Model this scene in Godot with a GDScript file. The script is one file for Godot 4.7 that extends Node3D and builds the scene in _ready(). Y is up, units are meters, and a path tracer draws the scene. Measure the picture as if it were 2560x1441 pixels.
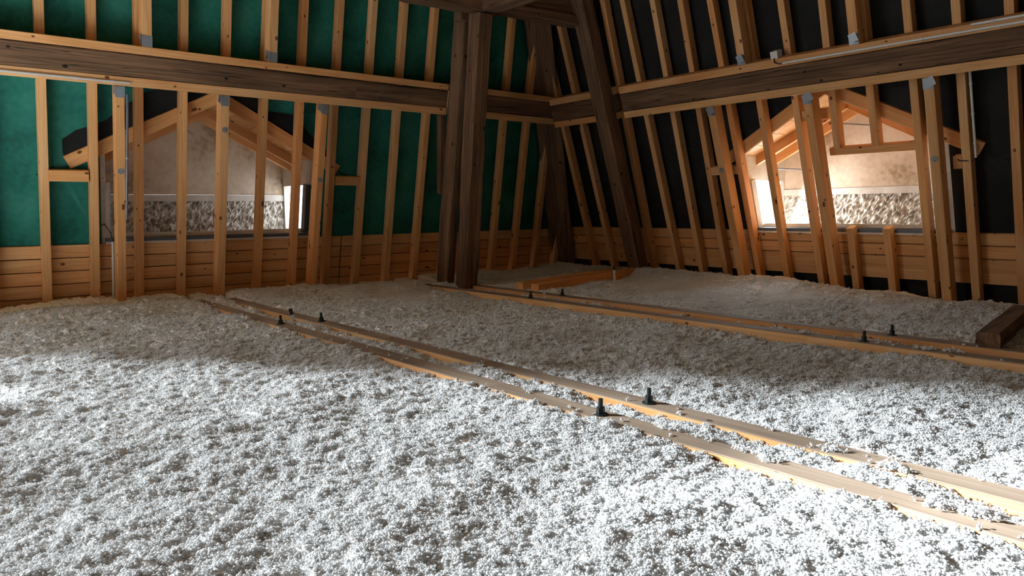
extends Node3D
# Attic corner under a steep roof. H = one "eye height" over the floor boards = 0.9 m; lengths below are in H, turned to metres by S.
const S := 0.9
var M := {}
var cnt := {}
var meshes := {}
var WL := {}
var WR := {}
var rng := RandomNumberGenerator.new()
const ORD := ["first", "second", "third", "fourth", "fifth", "sixth", "seventh", "eighth", "ninth", "tenth", "eleventh", "twelfth", "thirteenth", "fourteenth", "fifteenth", "sixteenth", "seventeenth", "eighteenth"]

func _ready():
	# ---- camera, sky, sun, daylight in the dormer openings, exposure
	var cam := Camera3D.new()
	cam.name = "camera"
	add_child(cam)
	cam.position = Vector3(0, S, 0)
	cam.rotation_order = EULER_ORDER_YXZ
	cam.rotation_degrees = Vector3(-6.133, -39.79, -0.617)
	cam.fov = 43.13
	cam.near = 0.05
	cam.far = 200.0
	cam.current = true
	var env := Environment.new()
	env.background_mode = Environment.BG_SKY
	var sky := Sky.new()
	var sm := ProceduralSkyMaterial.new()
	sm.sky_top_color = Color(0.86, 0.91, 1.0)
	sm.sky_horizon_color = Color(0.95, 0.97, 1.0)
	sm.ground_horizon_color = Color(0.9, 0.91, 0.93)
	sm.ground_bottom_color = Color(0.6, 0.6, 0.6)
	sm.sky_energy_multiplier = SKY
	sm.ground_energy_multiplier = SKY * 0.8
	sky.sky_material = sm
	env.sky = sky
	env.tonemap_mode = Environment.TONE_MAPPER_LINEAR
	env.tonemap_exposure = 1.0
	env.sdfgi_enabled = true
	env.ssao_enabled = true
	env.ssil_enabled = true
	var we := WorldEnvironment.new()
	we.name = "environment"
	we.environment = env
	add_child(we)
	var sun := DirectionalLight3D.new()
	sun.name = "sun"
	sun.light_energy = SUN
	sun.light_color = Color(0.92, 0.965, 1.0)
	sun.light_angular_distance = 6.0
	sun.shadow_enabled = true
	sun.sky_mode = DirectionalLight3D.SKY_MODE_LIGHT_ONLY
	add_child(sun)
	sun.look_at_from_position(Vector3.ZERO, SUN_DIR, Vector3.UP)

	frames()
	materials()
	shell()
	insulation()
	left_timbers()
	right_timbers()
	old_frame()
	floor_boards()
	roof_glazing()
	dormer(WL, 2.98, 0.75, "left", [0.0, 1.1])
	dormer(WR, -4.31, 0.62, "right", [18.0, 0.0])
	small_things()

const SKY := 2.0
const SUN := 60.0
const BAYLIGHT := 1.5
const SUN_DIR := Vector3(0.587, -0.40, 0.704)
# the glazed bay in the green slope, out of view to the left (u0, u1, v0, v1), and the flap that stands open in it
const BAY := [-9.2, -1.9, 0.72, 5.45]
const FLAPS := [[-4.12, -3.65, 4.4, 4.82], [-5.0, -3.0, 0.85, 2.2]]

# ------------------------------------------------------------------ frames and naming
func frames():
	WL = frame(Vector3(0, 0, -9.3), Vector3(1, 0, 0), deg_to_rad(12.0), Vector3(0, 0, -1))
	WR = frame(Vector3(9.0, 0, 0), Vector3(0, 0, 1), deg_to_rad(19.2), Vector3(1, 0, 0))

func frame(o: Vector3, U: Vector3, t: float, O: Vector3) -> Dictionary:
	var Vv := Vector3(0, cos(t), 0) - O * sin(t)
	return {"o": o * S, "U": U, "V": Vv, "N": U.cross(Vv), "O": O, "t": t}

func wp(f: Dictionary, u: float, v: float, w: float) -> Vector3:
	return f.o + (f.U * u + f.V * v + f.N * w) * S

func dp(f: Dictionary, u: float, y: float, o: float) -> Vector3:
	return f.o + (f.U * u + Vector3.UP * y + f.O * o) * S

func plane_o(f: Dictionary, y: float, w := -0.165) -> float:
	return -(w + sin(f.t) * y) / cos(f.t)

func numbered(called: String, parent: Node) -> String:
	var key := str(parent.get_instance_id()) + called
	var n: int = cnt.get(key, 0)
	cnt[key] = n + 1
	return called if n == 0 else "%s_%03d" % [called, n]

func tag(o: Node, label := "", category := "", group := "", kind := ""):
	if label: o.set_meta("label", label)
	if category: o.set_meta("category", category)
	if group: o.set_meta("group", group)
	if kind: o.set_meta("kind", kind)

func thing(called: String, at: Vector3, label: String, category: String, group := "") -> Node3D:
	var o := Node3D.new()
	o.name = numbered(called, self)
	add_child(o, true)
	o.position = at
	tag(o, label, category, group)
	return o

func put(mesh: Mesh, called: String, mat: Material, parent: Node, xf: Transform3D) -> MeshInstance3D:
	var o := MeshInstance3D.new()
	o.name = numbered(called, parent)
	o.mesh = mesh
	o.material_override = mat
	o.cast_shadow = GeometryInstance3D.SHADOW_CASTING_SETTING_ON
	parent.add_child(o, true)
	o.transform = xf
	return o

func base_of(parent: Node) -> Vector3:
	var p := Vector3.ZERO
	var n := parent
	while n != self:
		p += n.position
		n = n.get_parent()
	return p

# ------------------------------------------------------------------ shapes
func quad(st: SurfaceTool, a: Vector3, b: Vector3, c: Vector3, d: Vector3):
	for p in [a, b, c, a, c, d]:
		st.add_vertex(p)

func prism(st: SurfaceTool, pts: Array, ext: Vector3):
	var n := pts.size()
	for k in range(1, n - 1):
		for p in [pts[0], pts[k], pts[k + 1]]: st.add_vertex(p)
		for p in [pts[0] + ext, pts[k + 1] + ext, pts[k] + ext]: st.add_vertex(p)
	for k in n:
		var j := (k + 1) % n
		quad(st, pts[k], pts[k] + ext, pts[j] + ext, pts[j])

func begin() -> SurfaceTool:
	var st := SurfaceTool.new()
	st.begin(Mesh.PRIMITIVE_TRIANGLES)
	st.set_smooth_group(-1)
	return st

# commits absolute geometry as a mesh whose origin is `at`
func build(st: SurfaceTool, called: String, mat: Material, parent: Node, at: Vector3) -> MeshInstance3D:
	st.generate_normals()
	var arr := st.commit_to_arrays()
	var v: PackedVector3Array = arr[Mesh.ARRAY_VERTEX]
	for k in v.size(): v[k] -= at
	arr[Mesh.ARRAY_VERTEX] = v
	var m := ArrayMesh.new()
	m.add_surface_from_arrays(Mesh.PRIMITIVE_TRIANGLES, arr)
	return put(m, called, mat, parent, Transform3D(Basis.IDENTITY, at - base_of(parent)))

# a bar with chamfered long edges, local y from 0 to l, w along x, d along z
func bar_mesh(w: float, l: float, d: float, c: float, rough := 0.0, sd := 0) -> ArrayMesh:
	var key := "%.4f %.4f %.4f %.4f %.4f %d" % [w, l, d, c, rough, sd]
	if meshes.has(key): return meshes[key]
	var st := begin()
	var prof := [Vector2(-w / 2 + c, -d / 2), Vector2(w / 2 - c, -d / 2), Vector2(w / 2, -d / 2 + c), Vector2(w / 2, d / 2 - c), Vector2(w / 2 - c, d / 2), Vector2(-w / 2 + c, d / 2), Vector2(-w / 2, d / 2 - c), Vector2(-w / 2, -d / 2 + c)]
	if rough > 0.0:
		var p2 := []
		for k in 8:
			p2.append(prof[k]); p2.append(prof[k].lerp(prof[(k + 1) % 8], 0.5))
		prof = p2
	var n := prof.size()
	var segs := 1 if rough == 0.0 else maxi(4, int(l / 0.09))
	var nz := FastNoiseLite.new()
	nz.seed = sd * 7 + 3
	nz.frequency = 1.0
	var rows := []
	for s in segs + 1:
		var row := []
		var y := l * s / segs
		for k in n:
			var p: Vector2 = prof[k]
			if rough > 0.0:
				p += p.normalized() * rough * (nz.get_noise_3d(p.x * 9, y * 2.2, p.y * 9) * 1.6 + 0.6 * nz.get_noise_3d(p.x * 40, y * 9.0, p.y * 40))
				p.x += rough * 2.0 * nz.get_noise_2d(y * 0.7, 50.0)
			row.append(Vector3(p.x, y, p.y))
		rows.append(row)
	for s in segs:
		for k in n:
			var j := (k + 1) % n
			quad(st, rows[s][k], rows[s][j], rows[s + 1][j], rows[s + 1][k])
	for k in range(1, n - 1):
		for p in [rows[0][0], rows[0][k + 1], rows[0][k]]: st.add_vertex(p)
		for p in [rows[segs][0], rows[segs][k], rows[segs][k + 1]]: st.add_vertex(p)
	st.generate_normals()
	var m := st.commit()
	meshes[key] = m
	return m

# timber from a to b (metres), w across, d deep, its front turned to `face`
func timber(called: String, a: Vector3, b: Vector3, w: float, d: float, face: Vector3, mat: Material, parent: Node, c := 0.003, rough := 0.0, sd := 0) -> MeshInstance3D:
	var y := (b - a).normalized()
	var z := (face - y * face.dot(y)).normalized()
	var x := y.cross(z)
	return put(bar_mesh(w, (b - a).length(), d, c, rough, sd), called, mat, parent, Transform3D(Basis(x, y, z), a - base_of(parent)))

func tube_mesh(r: float, l: float, n := 14) -> Mesh:
	var key := "tube %.4f %.4f %d" % [r, l, n]
	if meshes.has(key): return meshes[key]
	var st := begin()
	for k in n:
		var a0 := TAU * k / n
		var a1 := TAU * (k + 1) / n
		var p := Vector3(cos(a0) * r, 0, sin(a0) * r)
		var q := Vector3(cos(a1) * r, 0, sin(a1) * r)
		var h := Vector3(0, l, 0)
		quad(st, p, q, q + h, p + h)
		for t in [Vector3.ZERO, q, p, h, p + h, q + h]: st.add_vertex(t)
	st.generate_normals()
	meshes[key] = st.commit()
	return meshes[key]

func rod(called: String, a: Vector3, b: Vector3, r: float, mat: Material, parent: Node, n := 14) -> MeshInstance3D:
	var y := (b - a).normalized()
	var x := y.cross(Vector3(0.31, 0.2, 0.93)).normalized()
	return put(tube_mesh(r, (b - a).length(), n), called, mat, parent, Transform3D(Basis(x, y, x.cross(y)), a - base_of(parent)))

func cable(called: String, pts: Array, r: float, mat: Material, parent: Node) -> MeshInstance3D:
	var cv := Curve3D.new()
	for k in pts.size():
		var t: Vector3 = (pts[mini(k + 1, pts.size() - 1)] - pts[maxi(k - 1, 0)]) / 6.0
		cv.add_point(pts[k], -t, t)
	var st := begin()
	var prev := []
	var steps := 24
	for s in steps + 1:
		var off := cv.get_baked_length() * s / steps
		var p := cv.sample_baked(off)
		var y := (cv.sample_baked(minf(off + 0.004, cv.get_baked_length())) - cv.sample_baked(maxf(off - 0.004, 0))).normalized()
		var x := y.cross(Vector3(0.31, 0.2, 0.93)).normalized()
		var z := x.cross(y)
		var ring := []
		for k in 8:
			ring.append(p + (x * cos(TAU * k / 8) + z * sin(TAU * k / 8)) * r)
		if prev:
			for k in 8: quad(st, prev[k], prev[(k + 1) % 8], ring[(k + 1) % 8], ring[k])
		prev = ring
	return build(st, called, mat, parent, pts[0])

# ------------------------------------------------------------------ materials
func img_tex(w: int, h: int, data: PackedByteArray) -> ImageTexture:
	var im := Image.create_from_data(w, h, false, Image.FORMAT_RGB8, data)
	im.generate_mipmaps()
	return ImageTexture.create_from_image(im)

func noise(sd: int, f: float, oct := 1) -> FastNoiseLite:
	var n := FastNoiseLite.new()
	n.seed = sd
	n.frequency = f
	n.noise_type = FastNoiseLite.TYPE_SIMPLEX_SMOOTH
	n.fractal_type = FastNoiseLite.FRACTAL_FBM if oct > 1 else FastNoiseLite.FRACTAL_NONE
	n.fractal_octaves = oct
	return n

# grain runs along v; the tile is 0.64 m wide and 5 m long
func wood_tex(sd: int, light: Color, dark: Color, knot: Color, knots: int, cracks: float) -> ImageTexture:
	var w := 384
	var h := 1280
	var d := PackedByteArray()
	d.resize(w * h * 3)
	var n1 := noise(sd, 0.012, 2)
	var n2 := noise(sd + 1, 0.11, 3)
	var n3 := noise(sd + 2, 0.006, 2)
	var r := RandomNumberGenerator.new()
	r.seed = sd
	var ks := []
	for k in knots:
		ks.append([r.randf() * w, r.randf() * h, r.randf_range(3.5, 9.0)])
	for y in h:
		var near := []
		for k in ks:
			if absf(k[1] - y) < 70.0: near.append(k)
		for x in w:
			var wx := float(x)
			var kn := 0.0
			for k in near:
				var dx: float = x - k[0]
				var dy: float = (y - k[1]) * 1.6
				var q: float = sqrt(dx * dx + dy * dy) / k[2]
				if q < 7.0:
					wx += dx / maxf(q, 0.4) * exp(-q * 0.5) * 1.2
					kn = maxf(kn, 1.0 - smoothstep(0.75, 1.3, q))
			var ring := 0.5 + 0.5 * sin(wx * 0.24 + n1.get_noise_2d(wx, y * 0.09) * 14.0)
			var fine := n2.get_noise_2d(wx * 3.0, y * 0.12)
			var tone := n3.get_noise_2d(x * 1.5, y * 0.5)
			var t := clampf(0.28 + 0.38 * ring * ring + 0.32 * fine + 0.45 * tone, 0.0, 1.0)
			var c := light.lerp(dark, t)
			if cracks > 0.0:
				var cr := absf(n1.get_noise_2d(x * 2.2 + 400.0, y * 0.05))
				c = c.lerp(knot, cracks * (1.0 - smoothstep(0.0, 0.035, cr)))
			c = c.lerp(knot, kn * 0.85)
			var i := (y * w + x) * 3
			d[i] = int(clampf(c.r, 0, 1) * 255); d[i + 1] = int(clampf(c.g, 0, 1) * 255); d[i + 2] = int(clampf(c.b, 0, 1) * 255)
	return img_tex(w, h, d)

func patch_tex(sd: int, size: int, cols: Array, f: float, stretch := Vector2.ONE) -> ImageTexture:
	var d := PackedByteArray()
	d.resize(size * size * 3)
	var a := noise(sd, f, 5)
	var b := noise(sd + 5, f * 9.0, 2)
	for y in size:
		for x in size:
			var t := clampf(0.5 + 0.75 * a.get_noise_2d(x * stretch.x, y * stretch.y) + 0.22 * b.get_noise_2d(x, y), 0, 0.999) * (cols.size() - 1)
			var c: Color = cols[int(t)].lerp(cols[int(t) + 1], t - int(t))
			var i := (y * size + x) * 3
			d[i] = int(c.r * 255); d[i + 1] = int(c.g * 255); d[i + 2] = int(c.b * 255)
	return img_tex(size, size, d)

func mat(tex: Texture2D, scale: Vector3, rough := 0.8, off := Vector3.ZERO, tint := Color.WHITE) -> StandardMaterial3D:
	var m := StandardMaterial3D.new()
	m.albedo_color = tint
	m.albedo_texture = tex
	m.uv1_triplanar = true
	m.uv1_triplanar_sharpness = 6.0
	m.uv1_scale = scale
	m.uv1_offset = off
	m.roughness = rough
	m.metallic_specular = 0.35
	return m

func plain(c: Color, rough := 0.6, metal := 0.0) -> StandardMaterial3D:
	var m := StandardMaterial3D.new()
	m.albedo_color = c
	m.roughness = rough
	m.metallic = metal
	return m

func materials():
	var ws := Vector3(1.5625, 0.2, 1.5625)
	var pine := wood_tex(11, Color8(230, 186, 134), Color8(204, 148, 92), Color8(92, 52, 28), 26, 0.0)
	var old := wood_tex(31, Color8(132, 100, 73), Color8(74, 54, 39), Color8(22, 15, 11), 16, 0.9)
	var grey := wood_tex(57, Color8(162, 142, 122), Color8(122, 104, 88), Color8(66, 48, 36), 18, 0.0)
	M.pine = []
	var tints := [Color(1, 1, 1), Color(0.97, 0.92, 0.86), Color(1, 0.95, 0.9), Color(0.93, 0.88, 0.84), Color(1, 0.97, 0.95), Color(0.95, 0.93, 0.9), Color(1, 0.92, 0.84), Color(0.98, 0.96, 0.93)]
	for k in 8:
		M.pine.append(mat(pine, ws, 0.62, Vector3(0.09 + 0.113 * k, 0.02 * k, 0.07 + 0.121 * k), tints[k]))
	M.old = []
	for k in 5:
		M.old.append(mat(old, ws, 0.85, Vector3(0.25 + 0.21 * k, 0.03 * k, 0.4 + 0.17 * k)))
	M.grey = []
	for k in 3:
		M.grey.append(mat(grey, ws, 0.75, Vector3(0.15 + 0.27 * k, 0.02 * k, 0.3 + 0.2 * k)))
	M.green = mat(patch_tex(71, 256, [Color8(22, 86, 74), Color8(29, 104, 90), Color8(38, 113, 98), Color8(52, 124, 108)], 0.012), Vector3(0.5, 0.5, 0.5), 0.7)
	M.black = mat(patch_tex(72, 256, [Color8(22, 21, 20), Color8(29, 28, 27), Color8(40, 38, 36)], 0.012), Vector3(0.5, 0.5, 0.5), 0.75)
	M.dark = mat(patch_tex(73, 256, [Color8(50, 38, 30), Color8(78, 60, 46)], 0.01), Vector3(0.5, 0.5, 0.5), 0.9)
	M.pale = mat(patch_tex(79, 256, [Color8(150, 116, 82), Color8(176, 140, 102)], 0.01), Vector3(0.5, 0.5, 0.5), 0.9)
	M.plaster = mat(patch_tex(74, 512, [Color8(166, 140, 112), Color8(206, 184, 158), Color8(220, 200, 176), Color8(228, 212, 190)], 0.0045), Vector3(0.55, 0.55, 0.55), 0.9)
	M.band = mat(patch_tex(75, 256, [Color8(196, 186, 172), Color8(226, 218, 206)], 0.01), Vector3(0.8, 0.8, 0.8), 0.85)
	M.stone = mat(patch_tex(76, 512, [Color8(112, 102, 90), Color8(158, 146, 132), Color8(208, 200, 188), Color8(232, 226, 216)], 0.02), Vector3(0.9, 0.9, 0.9), 0.95)
	M.fluff = plain(Color(0.93, 0.93, 0.925), 1.0)
	M.fluff.metallic_specular = 0.1
	M.tuft = M.fluff.duplicate()
	M.tuft.backlight_enabled = true
	M.tuft.backlight = Color(0.8, 0.8, 0.8)
	M.galv = plain(Color(0.62, 0.64, 0.66), 0.42, 0.75)
	M.steel = plain(Color(0.2, 0.22, 0.21), 0.5, 0.6)
	M.frame = plain(Color(0.33, 0.34, 0.35), 0.5, 0.3)
	M.plastic = plain(Color(0.86, 0.86, 0.84), 0.4)
	M.tube = plain(Color(0.55, 0.55, 0.57), 0.35, 0.2)
	M.cable = plain(Color(0.035, 0.035, 0.04), 0.5)
	M.blue = plain(Color(0.1, 0.14, 0.22), 0.5)
	M.white = plain(Color(0.88, 0.88, 0.88), 0.5)
	M.ink = plain(Color(0.03, 0.03, 0.03), 0.6)
	M.void_ = plain(Color(0.06, 0.055, 0.05), 0.95)
	M.slate = plain(Color(0.3, 0.3, 0.32), 0.7)
	M.glass = plain(Color(0.75, 0.78, 0.8, 0.95), 0.1)
	M.glass.transparency = BaseMaterial3D.TRANSPARENCY_ALPHA
	M.wire = plain(Color(0.5, 0.47, 0.4), 0.6, 0.4)

# ------------------------------------------------------------------ room shell
const CEIL := 5.7
func struct(called: String, st: SurfaceTool, m: Material, at: Vector3, label := "", cat := "") -> MeshInstance3D:
	var o := build(st, called, m, self, at)
	tag(o, label, cat, "", "structure")
	return o

func wall_with_dormers(f: Dictionary, u0: float, u1: float, cs: Array, bay := [], w := -0.168) -> SurfaceTool:
	var st := begin()
	var ct := cos(f.t)
	var cuts := [u0, u1]
	for c in cs: cuts.append_array([c - 1.22, c, c + 1.22])
	if bay: cuts.append_array([bay[0], bay[1]])
	cuts.sort()
	var top := CEIL / ct + 0.15
	for k in cuts.size() - 1:
		var a: float = cuts[k]
		var b: float = cuts[k + 1]
		var hole := false
		var va := 0.0
		var vb := 0.0
		for c in cs:
			if a > c - 1.3 and b < c + 1.3:
				hole = true
				va = (2.3 - 0.513 * absf(a - c)) / ct
				vb = (2.3 - 0.513 * absf(b - c)) / ct
		var ext: Vector3 = -f.N * 0.05 * S
		if bay and a > bay[0] - 0.01 and b < bay[1] + 0.01:
			prism(st, [wp(f, a, -0.3, w), wp(f, b, -0.3, w), wp(f, b, bay[2], w), wp(f, a, bay[2], w)], ext)
			prism(st, [wp(f, a, bay[3], w), wp(f, b, bay[3], w), wp(f, b, top, w), wp(f, a, top, w)], ext)
		elif hole:
			prism(st, [wp(f, a, -0.3, w), wp(f, b, -0.3, w), wp(f, b, 0.69, w), wp(f, a, 0.69, w)], ext)
			prism(st, [wp(f, a, va, w), wp(f, b, vb, w), wp(f, b, top, w), wp(f, a, top, w)], ext)
		else:
			prism(st, [wp(f, a, -0.3, w), wp(f, b, -0.3, w), wp(f, b, top, w), wp(f, a, top, w)], ext)
	return st

func shell():
	var wl := struct("wall_left", wall_with_dormers(WL, -12.0, 9.6, [2.98], BAY), M.green, wp(WL, 0, 0, -0.168), "steep wall of green roofing membrane behind the pine rafters", "wall")
	var wr := struct("wall_right", wall_with_dormers(WR, -9.9, 9.0, [-4.31]), M.black, wp(WR, 0, 0, -0.168), "steep wall of black roofing membrane behind the pine rafters", "wall")
	var cl := build(wall_with_dormers(WL, -12.0, 9.6, [2.98], BAY, -0.222), "outer_cladding", M.slate, wl, wp(WL, 0, 0, -0.222))
	cl.set_meta("label", "dark slate side of the roof")
	cl = build(wall_with_dormers(WR, -9.9, 9.0, [-4.31], [], -0.222), "outer_cladding", M.slate, wr, wp(WR, 0, 0, -0.222))
	cl.set_meta("label", "dark slate side of the roof")
	# lining boards above the insulation, four rows each
	for row in 5:
		var hi := 0.65 - 0.149 * row
		for p in [[-12.0, -3.9], [-3.88, 0.72], [0.74, 4.66], [4.68, 9.35]]:
			timber("plank", wp(WL, p[0], hi - 0.069, -0.137), wp(WL, p[1], hi - 0.069, -0.137), 0.139 * S, 0.03 * S, WL.N, M.pine[(row * 3 + int(p[0] + 20)) % 8], wl, 0.002)
		hi = 0.69 - 0.151 * row
		if row < 4:
			for p in [[-9.35, -6.0], [-5.98, -2.2], [-2.18, 2.0], [2.02, 8.9]]:
				var wd := 0.143 if row != 2 else 0.16
				timber("plank", wp(WR, p[0], hi - wd / 2, -0.137), wp(WR, p[1], hi - wd / 2, -0.137), (wd - 0.006) * S, 0.03 * S, WR.N, M.pine[(row * 3 + int(p[0] + 21)) % 8], wr, 0.002)
	# black membrane patches lapped round the gable of the left dormer
	var st := begin()
	var fl := [[1.379, 1.80], [1.511, 1.905], [1.644, 1.956], [1.80, 2.03], [1.939, 2.16], [2.191, 2.36], [2.45, 2.45], [2.98, 2.47], [3.40, 2.47], [3.55, 2.26], [3.955, 2.24], [4.13, 2.03], [4.5, 1.72]]
	for k in fl.size() - 1:
		var lo := []
		for q in [fl[k], fl[k + 1]]:
			lo.append(2.3 / cos(WL.t) - 0.5 * absf(q[0] - 2.98))
		prism(st, [wp(WL, fl[k][0], minf(lo[0], fl[k][1]) - 0.02, -0.163), wp(WL, fl[k + 1][0], minf(lo[1], fl[k + 1][1]) - 0.02, -0.163), wp(WL, fl[k + 1][0], fl[k + 1][1], -0.160), wp(WL, fl[k][0], fl[k][1], -0.160)], -WL.N * 0.003 * S)
	for lap in [[[4.50, 2.33], [4.72, 2.42], [4.60, 1.9], [4.49, 1.2]], [[1.29, 1.9], [1.42, 1.55], [1.40, 1.5], [1.29, 1.5]], [[1.36, 1.36], [1.42, 1.36], [1.58, 1.0], [1.58, 0.95]]]:
		var pts := []
		for q in lap: pts.append(wp(WL, q[0], q[1], -0.165))
		var sl := begin()
		prism(sl, pts, WL.N * 0.004)
		build(sl, "membrane_lap", M.green, wl, pts[0])
	build(st, "membrane_flap", M.black, wl, wp(WL, 2.98, 2.2, -0.16)).set_meta("label", "black membrane lapped over the dormer gable")
	st = begin()
	prism(st, [V3(-12, -0.34, 9), V3(9.7, -0.34, 9), V3(9.7, -0.34, -10.2), V3(-12, -0.34, -10.2)], Vector3(0, -0.1, 0))
	struct("floor", st, M.dark, V3(0, -0.34, 0), "dark deck under the loose white insulation", "floor")
	st = begin()
	prism(st, [V3(-12, CEIL, 9), V3(9.8, CEIL, 9), V3(9.8, CEIL, -10.2), V3(-12, CEIL, -10.2)], Vector3(0, 0.08, 0))
	struct("ceiling", st, M.pale, V3(0, CEIL, 0), "pale boarded ceiling high above the frame", "ceiling")
	st = begin()
	prism(st, [V3(-12, -0.34, 9), V3(9.7, -0.34, 9), V3(9.7, CEIL + 0.1, 9), V3(-12, CEIL + 0.1, 9)], Vector3(0, 0, 0.1))
	struct("wall_back", st, M.dark, V3(0, 0, 9), "pale boarded wall behind the viewer", "wall")
	st = begin()
	prism(st, [V3(-11.6, -0.34, 9), V3(-11.6, -0.34, -10.2), V3(-11.6, CEIL + 0.1, -10.2), V3(-11.6, CEIL + 0.1, 9)], Vector3(-0.1, 0, 0))
	struct("wall_far", st, M.pale, V3(-11.6, 0, 0), "pale boarded end wall out of view", "wall")

# ten tall panes in a thin frame; one small flap stands open
func roof_glazing():
	var t := thing("window_1", wp(WL, BAY[0], BAY[2], -0.19), "glazed bay in the green slope out past the picture's left edge", "window")
	t.set_meta("kind", "structure")
	var n := 10
	var us := [BAY[0]]
	for k in range(1, n): us.append(lerpf(BAY[0], BAY[1], k / float(n)))
	us.append(BAY[1])
	for k in n + 1:
		timber("glazing_bar", wp(WL, us[k], BAY[2], -0.19), wp(WL, us[k], BAY[3], -0.19), 0.03 * S, 0.04 * S, WL.N, M.frame, t, 0.001)
	for k in n:
		var cuts := [[us[k], us[k + 1], BAY[2], BAY[3]]]
		for fl in FLAPS:
			var next := []
			for q in cuts:
				var a := maxf(q[0], fl[0])
				var b := minf(q[1], fl[1])
				if b <= a or minf(q[3], fl[3]) <= maxf(q[2], fl[2]):
					next.append(q)
					continue
				next.append([q[0], q[1], q[2], fl[2]])
				next.append([q[0], q[1], fl[3], q[3]])
				if a > q[0] + 0.01: next.append([q[0], a, fl[2], fl[3]])
				if b < q[1] - 0.01: next.append([b, q[1], fl[2], fl[3]])
			cuts = next
		for q in cuts:
			var st := begin()
			quad(st, wp(WL, q[0], q[2], -0.19), wp(WL, q[1], q[2], -0.19), wp(WL, q[1], q[3], -0.19), wp(WL, q[0], q[3], -0.19))
			build(st, "pane", M.glass, t, wp(WL, q[0], q[2], -0.19))
	var li := AreaLight3D.new()
	li.name = "daylight"
	li.area_size = Vector2(BAY[1] - BAY[0], BAY[3] - BAY[2]) * S
	li.light_energy = BAYLIGHT
	li.light_color = Color(0.93, 0.97, 1.0)
	li.area_normalize_energy = false
	li.shadow_enabled = true
	li.area_range = 40.0
	add_child(li, true)
	var mid := wp(WL, (BAY[0] + BAY[1]) / 2, (BAY[2] + BAY[3]) / 2, -0.18)
	li.look_at_from_position(mid, mid + WL.N, WL.V)

func V3(x: float, y: float, z: float) -> Vector3:
	return Vector3(x, y, z) * S

# ------------------------------------------------------------------ loose insulation
var nA: FastNoiseLite
var nB: FastNoiseLite
var nC: FastNoiseLite
var nD: FastNoiseLite
var nE: FastNoiseLite
const BOARDS := [[2.485, 2.625], [2.825, 2.962], [5.36, 5.50], [5.775, 5.915]]

# loose handfuls lying on the joists (x, z)
const CLUMPS := [[2.61, -2.03], [2.62, -1.83], [2.60, -1.65], [2.569, -1.517], [2.574, -0.896], [2.60, -0.80], [2.84, -1.146], [2.865, -1.41], [2.62, -2.98], [5.42, -2.0], [5.45, -1.85], [5.44, -2.9]]

func ground(x: float, z: float, fine: bool) -> float:
	var X := x / S
	var Z := z / S
	var b := 0.0
	if X < 2.56: b = -0.016
	elif X < 2.9: b = -0.026
	elif X < 5.43: b = lerpf(-0.012, -0.062, smoothstep(3.6, 5.2, X))
	elif X < 5.85: b = -0.05
	else: b = lerpf(-0.025, 0.07, smoothstep(7.9, 8.7, X) * smoothstep(-3.2, -5.2, Z))
	b -= 0.12 * smoothstep(8.75, 9.05, X)
	b += 0.04 * smoothstep(-7.6, -8.8, Z) * (1.0 - smoothstep(7.5, 8.8, X))
	b += 0.035 * exp(-((Z + 8.15) * (Z + 8.15) + (X - 5.0) * (X - 5.0)) * 1.6)
	# ripples parallel to the green wall
	if X < 2.5: b += 0.02 * sin(Z * 5.2 + 0.5 * sin(X * 2.0)) * smoothstep(-5.4, -6.4, Z)
	var wx := x + 0.02 * nB.get_noise_2d(x * 3.0, z * 3.0)
	var wz := z + 0.02 * nB.get_noise_2d(x * 3.0 + 77.0, z * 3.0)
	var h := b + 0.04 * nA.get_noise_2d(x, z)
	h += 0.032 * (absf(nB.get_noise_2d(wx, wz)) - 0.3)
	h += 0.015 * (0.5 - absf(nC.get_noise_2d(wx, wz)))
	if fine:
		h += 0.006 * (0.45 - absf(nD.get_noise_2d(wx, wz)))
		h += 0.002 * nE.get_noise_2d(x, z)
	for q in BOARDS:
		if X > q[0] - 0.01 and X < q[1] + 0.01:
			return minf(h, -0.07)
		var e: float = minf(absf(X - q[0]), absf(X - q[1]))
		if e < 0.09: h -= 0.016 * (1.0 - e / 0.09) * (0.6 + nA.get_noise_2d(x * 6.0, z * 6.0 + 30.0))
	return h

func steps(lo: float, near0: float, near1: float, hi: float, fine: float, grow: float) -> PackedFloat32Array:
	var a := PackedFloat32Array()
	var p := near0
	var s := fine
	while p > lo:
		a.append(p)
		s = minf(s * 1.25, 0.15)
		p -= s
	a.append(lo)
	a.reverse()
	p = near0 + fine
	while p < near1:
		a.append(p)
		p += fine
	while p < hi:
		a.append(p)
		p += fine + grow * (p - near1)
	a.append(hi)
	return a

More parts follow.
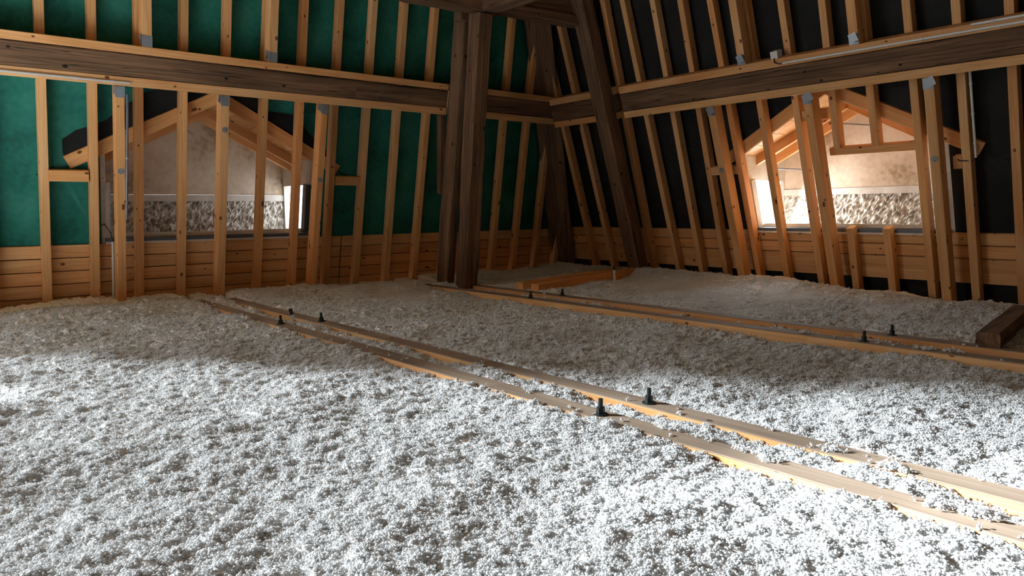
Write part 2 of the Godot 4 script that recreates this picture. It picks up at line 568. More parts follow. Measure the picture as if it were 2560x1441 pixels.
func insulation():
	nA = noise(101, 1.1, 2); nB = noise(102, 6.0, 2); nC = noise(103, 13.0, 2); nD = noise(104, 34.0, 2); nE = noise(105, 90.0, 1)
	var xs := steps(-11.5 * S, -0.1, 2.7, 8.92 * S, 0.0085, 0.0042)
	var zr := steps(-8.5 * S, 0.2, 2.9, 9.35 * S, 0.0085, 0.0042)
	var nx := xs.size()
	var nzs := zr.size()
	var v := PackedVector3Array(); v.resize(nx * nzs)
	var nn := PackedVector3Array(); nn.resize(nx * nzs)
	for j in nzs:
		var z := -zr[j]
		for i in nx:
			var x := xs[i]
			v[j * nx + i] = Vector3(x, ground(x, z, x > -0.3 and z < 0.3), z)
	for j in nzs:
		for i in nx:
			var l := v[j * nx + maxi(i - 1, 0)]
			var r := v[j * nx + mini(i + 1, nx - 1)]
			var a := v[maxi(j - 1, 0) * nx + i]
			var b := v[mini(j + 1, nzs - 1) * nx + i]
			nn[j * nx + i] = (r - l).cross(b - a).normalized()
	var idx := PackedInt32Array(); idx.resize((nx - 1) * (nzs - 1) * 6)
	var q := 0
	for j in nzs - 1:
		for i in nx - 1:
			var a := j * nx + i
			idx[q] = a; idx[q + 1] = a + nx; idx[q + 2] = a + 1
			idx[q + 3] = a + 1; idx[q + 4] = a + nx; idx[q + 5] = a + nx + 1
			q += 6
	var arr := []
	arr.resize(Mesh.ARRAY_MAX)
	arr[Mesh.ARRAY_VERTEX] = v; arr[Mesh.ARRAY_NORMAL] = nn; arr[Mesh.ARRAY_INDEX] = idx
	var m := ArrayMesh.new()
	m.add_surface_from_arrays(Mesh.PRIMITIVE_TRIANGLES, arr)
	print("insulation ", nx, " x ", nzs)
	var root := put(m, "loose_insulation", M.fluff, self, Transform3D.IDENTITY)
	tag(root, "loose fluffy white insulation spread over the whole attic floor", "insulation", "", "stuff")
	# tufts
	rng.seed = 5
	var kinds := [[], [], []]
	for zone in [[1.2, 3.3, 11000.0, 0.005, 0.014], [3.3, 5.5, 8000.0, 0.006, 0.014], [5.5, 11.6, 1500.0, 0.010, 0.022]]:
		var area: float = PI * 0.25 * (zone[1] * zone[1] - zone[0] * zone[0])
		for k in int(area * zone[2]):
			var d: float = sqrt(lerpf(zone[0] * zone[0], zone[1] * zone[1], rng.randf()))
			var a := deg_to_rad(rng.randf_range(2.0, 80.0))
			var x := d * sin(a)
			var z := -d * cos(a)
			if x > 8.6 * S or z < -9.0 * S: continue
			var r: float = rng.randf_range(zone[3], zone[4])
			var X := x / S
			var on := false
			for bq in BOARDS:
				if X > bq[0] - 0.004 and X < bq[1] + 0.004: on = true
			var y := 0.0
			if on:
				if rng.randf() > 0.003: continue
				y = r * 0.4
			else:
				y = ground(x, z, true) - r * 0.1
			var bs := Basis.from_euler(Vector3(rng.randf() * TAU, rng.randf() * TAU, rng.randf() * TAU)).scaled(Vector3(r, r * rng.randf_range(0.6, 0.9), r))
			kinds[k % 3].append(Transform3D(bs, Vector3(x, y, z)))
	for p in CLUMPS:
		for k in 26:
			var r := rng.randf_range(0.006, 0.013)
			var at := Vector3(p[0] * S + rng.randfn() * 0.014, 0.003 + absf(rng.randfn()) * 0.006, p[1] * S + rng.randfn() * 0.028)
			kinds[k % 3].append(Transform3D(Basis.from_euler(Vector3(rng.randf() * TAU, rng.randf() * TAU, 0)).scaled(Vector3(r, r, r)), at))
	for k in 3:
		var mm := MultiMesh.new()
		mm.transform_format = MultiMesh.TRANSFORM_3D
		mm.mesh = tuft(k)
		mm.instance_count = kinds[k].size()
		for i in kinds[k].size(): mm.set_instance_transform(i, kinds[k][i])
		var mi := MultiMeshInstance3D.new()
		mi.name = numbered("tufts", root)
		mi.multimesh = mm
		mi.material_override = M.tuft
		mi.set_meta("kind", "stuff")
		root.add_child(mi, true)
	print("tufts ", kinds[0].size() * 3)

# a clump of little balls of fibre
func tuft(sd: int) -> Mesh:
	var r := RandomNumberGenerator.new()
	r.seed = 40 + sd
	var st := SurfaceTool.new()
	st.begin(Mesh.PRIMITIVE_TRIANGLES)
	var sp := SphereMesh.new()
	sp.radius = 1.0
	sp.height = 2.0
	sp.radial_segments = 7
	sp.rings = 3
	for k in 11:
		var p := Vector3(r.randfn(), r.randfn() * 0.8, r.randfn()) * 0.5
		var q := r.randf_range(0.16, 0.42)
		st.append_from(sp, 0, Transform3D(Basis.from_euler(Vector3(r.randf() * 6, r.randf() * 6, 0)).scaled(Vector3(q, q * r.randf_range(0.7, 1.4), q)), p))
	return st.commit()

# ------------------------------------------------------------------ timbers of the two walls
func rafter(f: Dictionary, u0: float, slope: float, side: float, mt: Material, label: String, group: String, v0 := -0.32, v1 := 99.0, w := 0.082, called := "rafter"):
	# u0: the measured front edge at floor level; side -1 when that is the rafter's high-u edge
	var top := minf(v1, (CEIL - 0.01) / cos(f.t) - 0.01)
	var a := wp(f, u0 + slope * v0 + side * w / 2, v0, -0.06)
	var b := wp(f, u0 + slope * top + side * w / 2, top, -0.06)
	var o := timber(called, a, b, w * S, 0.12 * S, f.N, mt, self)
	tag(o, label, "rafter" if called == "rafter" else "stud", group)

func bracketed(f: Dictionary, uc: float, v0: float, v1: float, w: float, d: float, front: float, at_top: bool, label: String, group: String, washer_v: float, mt: Material, slope := 0.0):
	# a post standing proud of the rafters, tied to the plate by a galvanized angle, with a bolt through it
	var a := wp(f, uc + slope * v0, v0, front - d / 2)
	var b := wp(f, uc + slope * v1, v1, front - d / 2)
	var t := thing("bracketed_post", a, label, "post", group)
	timber("shaft", a, b, w * S, d * S, f.N, mt, t)
	var e0 := (v1 - 0.115) if at_top else v0
	var c0 := uc + slope * e0
	var side := -1.0 if f == WL else 1.0
	var br := timber("bracket", wp(f, c0, e0, front + 0.003), wp(f, c0, e0 + 0.112, front + 0.003), w * S + 0.004, 0.003, f.N, M.galv, t, 0.0005)
	br.set_meta("label", "galvanized steel angle")
	timber("side_plate", wp(f, c0 + side * (w / 2 + 0.003), e0 + 0.02, front - d * 0.35), wp(f, c0 + side * (w / 2 + 0.003), e0 + 0.112, front - d * 0.35), 0.003, d * 0.7 * S, f.N, M.galv, br, 0.0005)
	if washer_v > 0.0:
		var p := wp(f, uc + slope * washer_v, washer_v, front + 0.001)
		var ws := rod("washer", p, p + f.N * 0.005, 0.030, M.galv, t, 20)
		rod("nut", p + f.N * 0.005, p + f.N * 0.02, 0.014, M.galv, ws, 6)
		rod("threaded_rod", p + f.N * 0.018, p + f.N * 0.045, 0.007, M.galv, ws, 10)

func left_timbers():
	var slopes := {0: 0.0126, 1: 0.0102, 2: 0.0054, 3: 0.0047, 4: 0.006, 5: 0.0073, 6: 0.0, 7: -0.0026, 8: -0.0011, 9: -0.0105, 10: -0.009, 11: -0.02, 12: -0.03, 13: -0.0404, 14: -0.037, 15: -0.05, 16: -0.09}
	var us := {0: 1.206, 1: 1.669, 2: 2.125, 3: 2.587, 4: 3.05, 5: 3.511, 6: 3.985, 7: 4.461, 8: 4.92, 9: 5.41, 10: 5.888, 11: 6.38, 12: 6.87, 13: 7.371, 14: 7.833, 15: 8.311, 16: 8.78}
	for i in range(-6, 17):
		var u: float = us.get(i, 1.206 + 0.468 * i)
		var lab := "pine rafter of the green membrane wall, out past the picture's left edge"
		if i >= -1: lab = "pine rafter on the green wall, %s from the left along the top of the picture" % ORD[i + 1]
		rafter(WL, u, slopes.get(i, 0.0), -1.0, M.pine[(i * 5 + 80) % 8], lab, "rafters of the green wall")
	# plates and purlin
	var at := [[-1.0, 5.955, "long", "before the dormer wall"], [6.05, 8.02, "short", "between twin posts and corner"]]
	for k in 2:
		var p = at[k]
		tag(timber("purlin", wp(WL, p[0], 2.643, 0.125), wp(WL, p[1], 2.643, 0.125), 0.235 * S, 0.24 * S, WL.N, M.old[k], self, 0.012, 0.007, 3 + k), "old dark hewn purlin on green wall, %s piece %s" % [p[2], p[3]], "beam", "old purlins")
		tag(timber("upper_plate", wp(WL, p[0], 2.806, 0.13), wp(WL, p[1], 2.806, 0.13), 0.083 * S, 0.23 * S, WL.N, M.pine[2 + k], self), "orange pine plate lying on the green wall's %s old purlin" % p[2], "plate", "pine plates")
		tag(timber("lower_plate", wp(WL, p[0], 2.476, 0.13), wp(WL, p[1], 2.476, 0.13), 0.094 * S, 0.23 * S, WL.N, M.pine[4 + k], self), "orange pine plate under the green wall's %s old purlin" % p[2], "plate", "pine plates")
	tag(timber("shim", wp(WL, 5.972, 2.53, 0.2), wp(WL, 5.972, 2.76, 0.2), 0.03 * S, 0.12 * S, WL.N, M.pine[0], self, 0.001), "small pale pine block wedged between long purlin and old post", "block")
	bracketed(WL, 1.84, -0.3, 2.425, 0.088, 0.14, 0.25, true, "pine post with steel bracket at the foot conduit, left of the dormer", "bracketed posts", 1.541, M.pine[1], 0.0056)
	bracketed(WL, 2.92, -0.3, 2.425, 0.095, 0.15, 0.25, true, "pine post with steel bracket standing under the left dormer's peak", "bracketed posts", 2.042, M.pine[4], 0.0047)
	bracketed(WL, 4.115, -0.3, 2.425, 0.085, 0.16, 0.25, true, "pine post with steel bracket at the right side of the left dormer", "bracketed posts", 1.488, M.pine[6], 0.0119)
	bracketed(WL, 2.12, 2.85, 5.4, 0.092, 0.14, 0.25, false, "pine upright bracketed onto the long plate, nearer the picture's left edge", "uprights on the plates", 0.0, M.pine[7])
	bracketed(WL, 3.465, 2.85, 5.4, 0.1, 0.14, 0.25, false, "pine upright bracketed onto the long plate above the left dormer", "uprights on the plates", 0.0, M.pine[0])
	# noggings
	tag(timber("nogging", wp(WL, 1.21, 1.437, -0.035), wp(WL, 1.588, 1.437, -0.035), 0.118 * S, 0.09 * S, WL.N, M.pine[6], self), "short pine nogging left of the dormer, between green membrane bays", "nogging")
	tag(timber("nogging", wp(WL, 4.465, 1.437, -0.035), wp(WL, 4.835, 1.437, -0.035), 0.118 * S, 0.09 * S, WL.N, M.pine[3], self), "short pine nogging right of the green wall's dormer", "nogging")

func right_timbers():
	var us := [-8.64, -8.223, -7.80, -7.378, -6.888, -6.471, -6.057, -5.531, -5.116, -4.644, -4.255, -3.79, -3.334, -2.888, -2.453, -2.01]
	var sl := [0.02, 0.0174, 0.02, 0.0352, 0.0, 0.0178, 0.0208, -0.0073, 0.0014, -0.0028, 0.0208, 0.0047, 0.0013, 0.0009, 0.0029, 0.0]
	for k in us.size():
		var u: float = us[k] if k < us.size() else -2.01 + 0.445 * (k - us.size() + 1)
		var s: float = sl[k] if k < us.size() else 0.0
		var lab := "pine rafter of the black membrane wall, out past the picture's right edge"
		if k < 15: lab = "pine rafter on the black wall, %s counted from the dark corner" % ORD[k]
		var mt: Material = M.pine[(k * 3 + 1) % 8]
		if k == 10 or k == 11:
			rafter(WR, u, s, 1.0, mt, lab.replace("pine rafter", "cut-off pine rafter"), "rafters of the black wall", 1.76)
			rafter(WR, [-4.205, -3.772][k - 10], [0.0151, 0.0068][k - 10], 1.0, mt, "short pine stud below the right dormer's sill, %s the other" % ["nearer the corner than", "farther from the corner than"][k - 10], "cripple studs", -0.32, 0.775, 0.085, "cripple_stud")
		else:
			rafter(WR, u, s, 1.0, mt, lab, "rafters of the black wall")
	var at := [[-7.06, 9.0, "long", "above the dormer"], [-8.5, -7.2, "short", "in the corner"]]
	for k in 2:
		var p = at[k]
		tag(timber("purlin", wp(WR, p[0], 2.695, 0.1), wp(WR, p[1], 2.695, 0.1), 0.24 * S, 0.2 * S, WR.N, M.old[2 + k], self, 0.012, 0.006, 8 + k), "old dark hewn purlin on the black wall, %s piece %s" % [p[2], p[3]], "beam", "old purlins")
		tag(timber("upper_plate", wp(WR, p[0], 2.87, 0.1), wp(WR, p[1], 2.87, 0.1), 0.096 * S, 0.2 * S, WR.N, M.pine[3 + k], self), "orange pine plate lying on the black wall's %s old purlin" % p[2], "plate", "pine plates")
		tag(timber("lower_plate", wp(WR, p[0], 2.522, 0.1), wp(WR, p[1], 2.522, 0.1), 0.092 * S, 0.2 * S, WR.N, M.pine[5 + k], self), "orange pine plate under the black wall's %s old purlin" % p[2], "plate", "pine plates")
	bracketed(WR, -5.62, -0.3, 2.474, 0.11, 0.16, 0.2, true, "pine post with steel bracket on the corner side of the right dormer", "bracketed posts", 1.637, M.pine[3], -0.0049)
	bracketed(WR, -4.33, -0.3, 2.474, 0.1, 0.17, 0.2, true, "pine post with steel bracket in the middle of the right dormer", "bracketed posts", 0.0, M.pine[1], -0.0076)
	bracketed(WR, -3.068, -0.3, 2.474, 0.1, 0.15, 0.2, true, "pine post with steel bracket and bolt just right of the right dormer", "bracketed posts", 1.632, M.pine[5])
	bracketed(WR, -5.11, 2.92, 5.5, 0.1, 0.12, 0.2, false, "pine upright bracketed onto the black wall's plate, nearer the corner", "uprights on the plates", 0.0, M.pine[0], 0.006)
	bracketed(WR, -3.78, 2.92, 5.5, 0.098, 0.12, 0.2, false, "pine upright bracketed onto the black wall's plate, beside the grey conduit", "uprights on the plates", 0.0, M.pine[2], 0.01)
	tag(timber("trimmer", wp(WR, -4.27, 1.728, -0.05), wp(WR, -3.33, 1.728, -0.05), 0.085 * S, 0.1 * S, WR.N, M.pine[6], self), "reddish pine trimmer across the right dormer carrying two cut rafters", "trimmer")
	tag(timber("nogging", wp(WR, -2.97, 1.52, -0.05), wp(WR, -2.89, 1.52, -0.05), 0.13 * S, 0.1 * S, WR.N, M.pine[2], self), "small pine nogging right of the right dormer under the blue cable", "nogging")
	tag(timber("nogging", wp(WR, -4.56, 2.18, -0.06), wp(WR, -4.25, 2.18, -0.06), 0.12 * S, 0.07 * S, WR.N, M.pine[7], self), "small pine nogging near the right dormer's peak", "nogging")
	tag(timber("nogging", wp(WR, -5.97, 1.57, -0.05), wp(WR, -5.53, 1.57, -0.05), 0.11 * S, 0.09 * S, WR.N, M.pine[4], self), "pine nogging behind the post on the right dormer's corner side", "nogging")

# ------------------------------------------------------------------ old roof frame
func old_post(called: String, a: Vector3, b: Vector3, w: float, d: float, face: Vector3, k: int, label: String, cat: String, group := ""):
	tag(timber(called, a * S, b * S, w * S, d * S, face, M.old[k], self, 0.014, 0.007, 20 + k + int(w * 100)), label, cat, group)

func old_frame():
	old_post("old_post", Vector3(5.75, -0.3, -7.89), Vector3(5.75, 3.43, -7.46), 0.22, 0.22, Vector3(0, 0, 1), 0, "old hewn post standing on the far floor boards, front one of the pair", "post", "old posts")
	old_post("old_post", Vector3(5.70, -0.3, -8.34), Vector3(5.70, 4.1, -7.65), 0.14, 0.25, Vector3(0, 0, 1), 1, "old hewn post close behind the front one, meeting the long purlin", "post", "old posts")
	old_post("old_post", Vector3(8.75, -0.3, -7.31), Vector3(7.115, 4.6, -7.31), 0.23, 0.23, Vector3(-1, 0, 0), 4, "old hewn leaning post before the black wall near the corner", "post", "old posts")
	tag(timber("brace", wp(WL, 6.10, 1.3, 0.12), wp(WL, 5.965, 2.42, 0.12), 0.1 * S, 0.1 * S, WL.N, M.old[1], self, 0.008, 0.004, 61), "old grey brace rising beside the rear post to the purlin", "brace")
	old_post("hip_rafter", Vector3(9.08, -0.3, -9.38), Vector3(9.08 - 4.4 * 0.348, 4.1, -9.38 + 4.4 * 0.2126), 0.4, 0.2, Vector3(-1, 0, 1), 2, "old dark hip rafter running up the corner of the two walls", "rafter")
	old_post("tie_beam", Vector3(3.2, 3.55, -7.52), Vector3(6.0, 3.55, -7.52), 0.2, 0.24, Vector3(0, 0, 1), 3, "old tie beam over the front post, running toward the picture's left", "beam", "old tie beams")
	old_post("tie_beam", Vector3(5.86, 3.56, -7.42), Vector3(5.86, 3.56, 6.0), 0.22, 0.24, Vector3(-1, 0, 0), 2, "old tie beam over the front post, coming out of the top of the picture", "beam", "old tie beams")
	old_post("tie_beam", Vector3(5.98, 3.55, -7.5), Vector3(7.42, 3.58, -7.42), 0.13, 0.2, Vector3(0, 0, 1), 4, "old lower tie beam from the front post to the leaning post", "beam", "old tie beams")
	old_post("tie_beam", Vector3(5.98, 3.73, -7.56), Vector3(7.36, 3.76, -7.48), 0.2, 0.2, Vector3(0, 0, 1), 1, "old upper tie beam from the front post to the leaning post", "beam", "old tie beams")
	tag(timber("block", V3(5.60, 3.36, -7.66), V3(5.60, 3.47, -7.66), 0.12 * S, 0.16 * S, Vector3(0, 0, 1), M.old[1], self, 0.006, 0.003, 77), "small old packing block under the tie beam beside front post", "block")

# ------------------------------------------------------------------ floor boards
func floor_boards():
	var names := ["near board of the near pair", "far board of the near pair", "near board of the far pair", "far board of the far pair"]
	var zs := [[-8.78, 6.0], [-8.66, 6.0], [-8.4, 6.0], [-7.9, 6.0]]
	var dz := [[-2.396, -6.315], [-2.375, -6.203], [-2.434, -6.184], [-2.409, -6.099]]
	for k in 4:
		var q = BOARDS[k]
		var x: float = (q[0] + q[1]) / 2
		var w: float = q[1] - q[0]
		var t := thing("floor_joist", V3(x, -0.3, zs[k][0]), "pine floor joist with greyed top, " + names[k], "joist", "long floor joists")
		timber("body", V3(x, -0.155, zs[k][0]), V3(x, -0.155, zs[k][1]), w * S, 0.3 * S, Vector3.UP, M.pine[(k * 3 + 2) % 8], t, 0.004)
		timber("top_face", V3(x, -0.004, zs[k][0]), V3(x, -0.004, zs[k][1]), (w - 0.004) * S, 0.008 * S, Vector3.UP, M.grey[k % 3], t, 0.002).set_meta("label", "grey weathered upper face")
		for j in 2:
			bolt(V3(x - 0.005, 0.0, dz[k][j]), ["near end", "far end"][j] + " of the " + names[k])
	for k in 2:
		var z: float = [-7.09, -6.79][k]
		var t := thing("cross_joist", V3(6.03, -0.15, z), "short pine joist meeting the far pair below the posts, %s" % ["behind the other", "with white tufts along its side"][k], "joist", "short cross joists")
		timber("body", V3(6.03, -0.03, z), V3(8.6, 0.0, z - 0.5), 0.12 * S, 0.2 * S, Vector3.UP, M.pine[2 + k * 4], t, 0.004)
	tag(timber("timber_offcut", V3(5.80, 0.045, -1.74), V3(7.4, 0.07, -1.98), 0.15 * S, 0.12 * S, Vector3.UP, M.old[3], self, 0.01, 0.004, 91), "old dark timber lying across the far floor joists at right", "timber")

func bolt(p: Vector3, where: String):
	var t := thing("anchor_bolt", p, "black steel bolt, " + where, "bolt", "bolts in the floor joists")
	rod("washer", p, p + Vector3(0, 0.006, 0), 0.032, M.steel, t, 22)
	rod("nut", p + Vector3(0, 0.006, 0), p + Vector3(0, 0.034, 0), 0.019, M.steel, t, 6)
	rod("shank", p + Vector3(0, 0.034, 0), p + Vector3(0, 0.072, 0), 0.0105, M.steel, t, 14)

# ------------------------------------------------------------------ dormers
func slab(t: Node, called: String, pts: Array, ext: Vector3, m: Material) -> MeshInstance3D:
	var st := begin()
	prism(st, pts, ext)
	return build(st, called, m, t, pts[0])

func dormer(f: Dictionary, c: float, of: float, side: String, open: Array):
	var seen := side != ""
	var lab := "gabled dormer out of view with daylight in its cheeks"
	if side == "left": lab = "gabled dormer in the green wall, dim beige plaster seen through rafters"
	if side == "right": lab = "gabled dormer in the black wall, brightly lit plaster seen through rafters"
	var t := thing("dormer", dp(f, c, 0.7, of), lab, "dormer", "dormers")
	var ct := cos(f.t)
	var G := 0.513
	var ap := 2.36      # height of the ridge line on the boards
	var ev := 1.57      # half width at the eaves
	var O: Vector3 = f.O
	# barge boards in the wall plane
	for s in [-1.0, 1.0]:
		var a := wp(f, c + s * ev, (ap - 0.03 - G * ev) / ct, -0.142)
		var b := wp(f, c, (ap - 0.03) / ct, -0.142 - (0.004 if s > 0 else 0.0))
		var bb := timber("barge_board", a, b, 0.145 * S, 0.042 * S, f.N, M.pine[1 if s < 0 else 6], t, 0.002)
		if seen:
			for k in 9:
				var q: float = 0.1 + 0.1 * k + 0.02 * sin(k * 5.0)
				var pv := a.lerp(b, q)
				var up: Vector3 = f.V * 0.062 * S
				timber("staple", pv + up + f.N * 0.02 * S, pv + up * 1.5 + f.N * 0.02 * S + f.U * 0.004, 0.003, 0.004, f.N, M.ink, bb, 0.0003)
	# inner rafters and sheathing boards
	for s in [-1.0, 1.0]:
		for k in 2:
			var o0 := plane_o(f, 1.9)
			var oo: float = lerpf(o0, of, [0.36, 0.72][k])
			timber("dormer_rafter", dp(f, c + s * (ev - 0.02), ap - 0.12 - G * (ev - 0.02), oo), dp(f, c, ap - 0.12, oo), 0.115 * S, 0.06 * S, -O, M.pine[3 + k], t, 0.002)
		var nb := 7
		for k in nb:
			var u0: float = 1.75 * k / nb
			var u1: float = 1.75 * (k + 0.97) / nb
			var y0 := ap - 0.055 - G * u0
			var y1 := ap - 0.055 - G * u1
			slab(t, "sheathing_board", [dp(f, c + s * u0, y0, plane_o(f, y0) + 0.01), dp(f, c + s * u1, y1, plane_o(f, y1) + 0.01), dp(f, c + s * u1, y1, of + 0.12), dp(f, c + s * u0, y0, of + 0.12)], Vector3.UP * 0.05 * S, M.pine[(k * 3) % 8])
		# continuous covering over the boards keeps the rain and the light out
		slab(t, "roof_cover", [dp(f, c, ap, plane_o(f, ap)), dp(f, c + s * 1.85, ap - G * 1.85, plane_o(f, ap - G * 1.85)), dp(f, c + s * 1.85, ap - G * 1.85, of + 0.2), dp(f, c, ap, of + 0.2)], Vector3.UP * 0.04 * S, M.void_)
	# front wall
	var e := 1.22
	slab(t, "gable_panel", [dp(f, c - e, 1.24, of), dp(f, c + e, 1.24, of), dp(f, c + e, ap - 0.06 - G * e, of), dp(f, c, ap - 0.06, of), dp(f, c - e, ap - 0.06 - G * e, of)], O * 0.1 * S, M.plaster)
	slab(t, "lintel_band", [dp(f, c - e, 1.155, of - 0.012), dp(f, c + e, 1.155, of - 0.012), dp(f, c + e, 1.237, of - 0.012), dp(f, c - e, 1.237, of - 0.012)], O * 0.1 * S, M.band)
	rough_band(f, c, of, t)
	# sill
	var oi := plane_o(f, 0.68, -0.10)
	slab(t, "sill_board", [dp(f, c - e, 0.66, oi), dp(f, c + e, 0.66, oi), dp(f, c + e, 0.66, of), dp(f, c - e, 0.66, of)], Vector3.UP * 0.025 * S, M.band)
	timber("sill_channel", dp(f, c - e, 0.705, oi + 0.02), dp(f, c + e, 0.705, oi + 0.02), 0.05 * S, 0.04 * S, Vector3.UP, M.frame, t, 0.001).set_meta("label", "dark metal sill channel")
	timber("sill_lip", dp(f, c - e, 0.735, oi + 0.16), dp(f, c + e, 0.735, oi + 0.16), 0.09 * S, 0.03 * S, O, M.band, t, 0.001)
	# cheeks with their openings
	for s in [-1.0, 1.0]:
		var u: float = c + s * 1.2
		var ex: Vector3 = f.U * s * 0.05 * S
		var yh := 1.36
		var yt := ap - 0.06 - G * 1.2
		slab(t, "cheek_head", [dp(f, u, yh, plane_o(f, yh)), dp(f, u, yh, of + 0.1), dp(f, u, yt, of + 0.1), dp(f, u, yt, plane_o(f, yt))], ex, M.band)
		slab(t, "cheek_base", [dp(f, u, 0.5, plane_o(f, 0.5)), dp(f, u, 0.5, of + 0.1), dp(f, u, 0.74, of + 0.1), dp(f, u, 0.74, plane_o(f, 0.74))], ex, M.band)
		slab(t, "cheek_corner", [dp(f, u, 0.74, of - 0.03), dp(f, u, 0.74, of + 0.1), dp(f, u, yh, of + 0.1), dp(f, u, yh, of - 0.03)], ex, M.band)
		var ja := plane_o(f, 0.72) + 0.05
		var jb := plane_o(f, yh) + 0.05
		timber("jamb_frame", dp(f, u - s * 0.02, 0.70, ja), dp(f, u - s * 0.02, yh, jb), 0.05 * S, 0.1 * S, O, M.frame if s > 0 else M.band, t, 0.001)
		var day: float = open[0 if s < 0 else 1]
		if day == 0.0:
			slab(t, "cheek_panel", [dp(f, u, 0.74, plane_o(f, 0.74)), dp(f, u, 0.74, of), dp(f, u, yh, of), dp(f, u, yh, plane_o(f, yh))], ex, M.band)
			continue
		# daylight standing in the opening
		var om := (plane_o(f, 1.05) + 0.1 + of - 0.03) / 2
		var li := AreaLight3D.new()
		li.name = "daylight"
		li.area_size = Vector2(of - 0.03 - plane_o(f, 1.05) - 0.1, 0.6) * S
		li.light_energy = day
		li.light_color = Color(0.93, 0.97, 1.0)
		li.area_normalize_energy = false
		li.shadow_enabled = true
		li.area_range = 30.0
		add_child(li, true)
		var tilt := 1.0 if side == "right" else 0.0
		li.look_at_from_position(dp(f, u + s * 0.09, 1.05, om), dp(f, u - s * 0.78, 1.05 - 0.35 * tilt, om - 0.6 * tilt), Vector3.UP)
	if seen:
		wire_mesh(f, t, c + (-1.18 if side == "left" else 1.14))
		for k in 2:
			var p: Vector3 = [dp(f, c + 0.02, 2.02, of), dp(f, c - 0.85, 1.5, of)][k]
			rod("anchor_rod", p, p - O * 0.5 * S - f.U * 0.28 * S + Vector3.UP * 0.02, 0.009, M.tube, t, 10)

func rough_band(f: Dictionary, c: float, of: float, t: Node):
	var st := SurfaceTool.new()
	st.begin(Mesh.PRIMITIVE_TRIANGLES)
	st.set_smooth_group(-1)
	var nz := noise(int(c * 100) + 400, 7.0, 4)
	var nu := 110
	var nv := 22
	var g := []
	for j in nv + 1:
		for i in nu + 1:
			var u := -1.22 + 2.44 * i / nu
			var y := 0.55 + 0.605 * j / nv
			var q := nz.get_noise_2d(u, y * 1.6)
			g.append(dp(f, c + u, y, of + 0.02 - 0.05 * absf(q) - 0.02 * nz.get_noise_2d(u * 4.0, y * 4.0 + 9.0)))
	for j in nv:
		for i in nu:
			var a := j * (nu + 1) + i
			quad(st, g[a], g[a + 1], g[a + nu + 2], g[a + nu + 1])
	for p in [[-1.22, 0.55, 1.22, 1.155]]:
		quad(st, dp(f, c + p[0], p[1], of + 0.1), dp(f, c + p[2], p[1], of + 0.1), dp(f, c + p[2], p[3], of + 0.1), dp(f, c + p[0], p[3], of + 0.1))
	build(st, "stone_band", M.stone, t, dp(f, c, 0.55, of)).set_meta("label", "rough chipped stone with mortar smears")

func wire_mesh(f: Dictionary, t: Node, u: float):
	var st := begin()
	for k in 6:
		var a := wp(f, u + 0.012 * k, 0.70, -0.10)
		prism(st, [a, a + f.U * 0.0016, a + f.U * 0.0016 + f.V * 0.56 * S, a + f.V * 0.56 * S], f.N * 0.0016)
	for k in 46:
		var a := wp(f, u, 0.70 + 0.0122 * k, -0.10)
		prism(st, [a, a + f.U * 0.06 * S, a + f.U * 0.06 * S + f.V * 0.0016, a + f.V * 0.0016], f.N * 0.0016)
	build(st, "wire_mesh", M.wire, t, wp(f, u, 0.7, -0.10)).set_meta("label", "strip of fine wire mesh")

# ------------------------------------------------------------------ conduits, cables, markers
func conduit(a: Vector3, b: Vector3, r: float, m: Material, label: String, clips: int, towards: Vector3, group := "conduits"):
	var t := thing("conduit", a, label, "conduit", group)
	rod("pipe", a, b, r, m, t)
	for k in clips:
		var p := a.lerp(b, (k + 0.5) / clips)
		var dir := (b - a).normalized()
		rod("clip", p - dir * 0.008, p + dir * 0.008, r * 1.35, M.plastic, t)

func stake(p: Vector3, tip: Vector3, label: String):
	var t := thing("depth_marker", p, label, "marker", "insulation depth markers")
	var face := (Vector3(0, 0.9, 0) - p); face.y = 0.0
	var y := (tip - p).normalized()
	var l := (tip - p).length()
	timber("strip", p, p + y * l * 0.78, 0.028, 0.004, face, M.white, t, 0.0005)
	timber("dark_end", p + y * l * 0.78, tip, 0.028, 0.004, face, M.ink, t, 0.0005)
	var x := y.cross(face.normalized())
	for k in 5:
		var q := p + y * l * (0.2 + 0.12 * k) + face.normalized() * 0.0028
		var w := 0.012 if k % 3 else 0.02
		timber("tick", q - x * (0.013 - w), q - x * (0.013 - w) + y * 0.003, w, 0.001, face, M.ink, t, 0.0002)

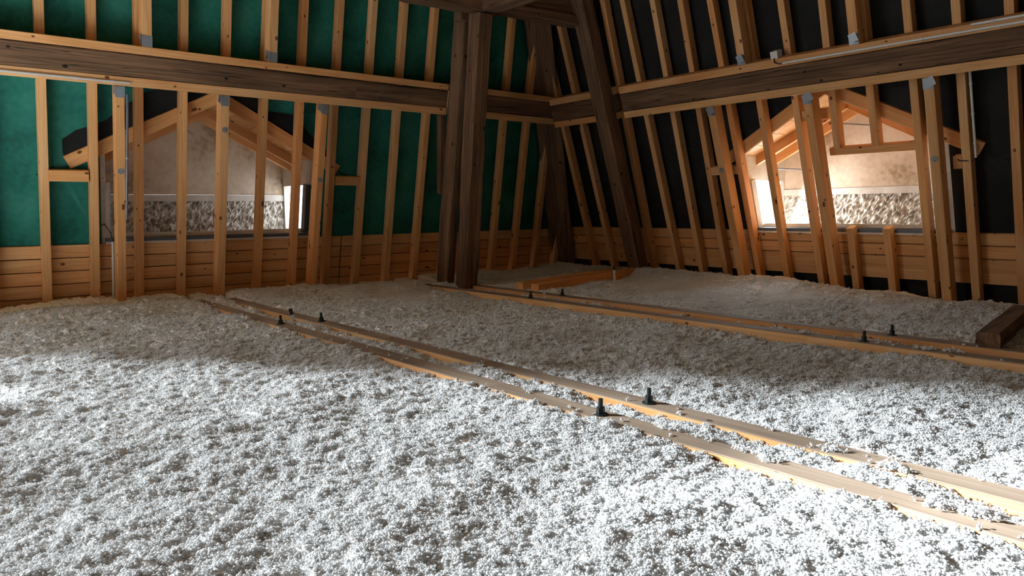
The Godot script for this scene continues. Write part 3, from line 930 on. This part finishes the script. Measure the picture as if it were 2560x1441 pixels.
func small_things():
	conduit(wp(WL, 0.3, 2.474, 0.262), wp(WL, 1.945, 2.465, 0.262), 0.011, M.plastic, "white plastic conduit clipped along the left lower plate", 5, WL.N)
	conduit(wp(WL, 1.958, 0.95, -0.03), wp(WL, 1.985, 2.33, -0.03), 0.012, M.tube, "tall grey tube beside the post at the left dormer", 1, WL.N)
	conduit(wp(WL, 1.79, -0.05, 0.06), wp(WL, 1.795, 0.72, 0.06), 0.012, M.plastic, "short upright conduit at the foot of the left bracketed post", 2, WL.N)
	tag(cable("cable", [wp(WL, 1.795, 0.71, 0.06), wp(WL, 1.78, 0.82, 0.02), wp(WL, 1.735, 0.9, -0.06), wp(WL, 1.71, 0.86, -0.12)], 0.005, M.cable, self), "black cable rising from the short conduit into the left dormer", "cable")
	conduit(wp(WR, -4.572, 2.858, 0.212), wp(WR, -1.6, 2.858, 0.212), 0.011, M.plastic, "long pale conduit clipped along the black wall's upper plate", 9, WR.N)
	conduit(wp(WR, -2.65, 2.912, 0.215), wp(WR, -1.6, 2.912, 0.215), 0.011, M.plastic, "second pale conduit above the long one at the picture's right edge", 3, WR.N)
	conduit(wp(WR, -2.765, 2.47, -0.02), wp(WR, -2.762, 1.564, -0.02), 0.011, M.plastic, "upright pale conduit fixed beside a rafter right of the right dormer", 3, WR.N)
	tag(cable("cable", [wp(WR, -2.762, 1.564, -0.02), wp(WR, -2.80, 1.53, -0.01), wp(WR, -2.9, 1.545, 0.01), wp(WR, -2.99, 1.585, -0.04)], 0.006, M.blue, self), "blue cable drooping from the upright conduit to the right dormer", "cable")
	var b := thing("junction_box", wp(WR, -4.68, 2.92, 0.12), "small pale junction box standing on the black wall's upper plate", "box")
	timber("body", wp(WR, -4.68, 2.92, 0.12), wp(WR, -4.68, 3.0, 0.12), 0.085 * S, 0.1 * S, WR.N, M.plastic, b, 0.004)
	timber("lid", wp(WR, -4.68, 2.918, 0.178), wp(WR, -4.68, 3.002, 0.178), 0.09 * S, 0.014 * S, WR.N, M.plastic, b, 0.003)
	tag(cable("cable", [wp(WR, -4.68, 2.925, 0.19), wp(WR, -4.66, 2.88, 0.225), wp(WR, -4.61, 2.858, 0.222), wp(WR, -4.57, 2.858, 0.214)], 0.006, M.cable, self), "black cable from the junction box into the long conduit", "cable")
	stake(Vector3(2.515, -0.05, -5.86) * S, Vector3(2.462, 0.19, -5.88) * S, "tilted white depth marker with dark end at the near joist pair")
	stake(Vector3(7.60, -0.06, -6.876) * S, Vector3(7.58, 0.206, -6.876) * S, "upright white depth marker beside the short cross joists")
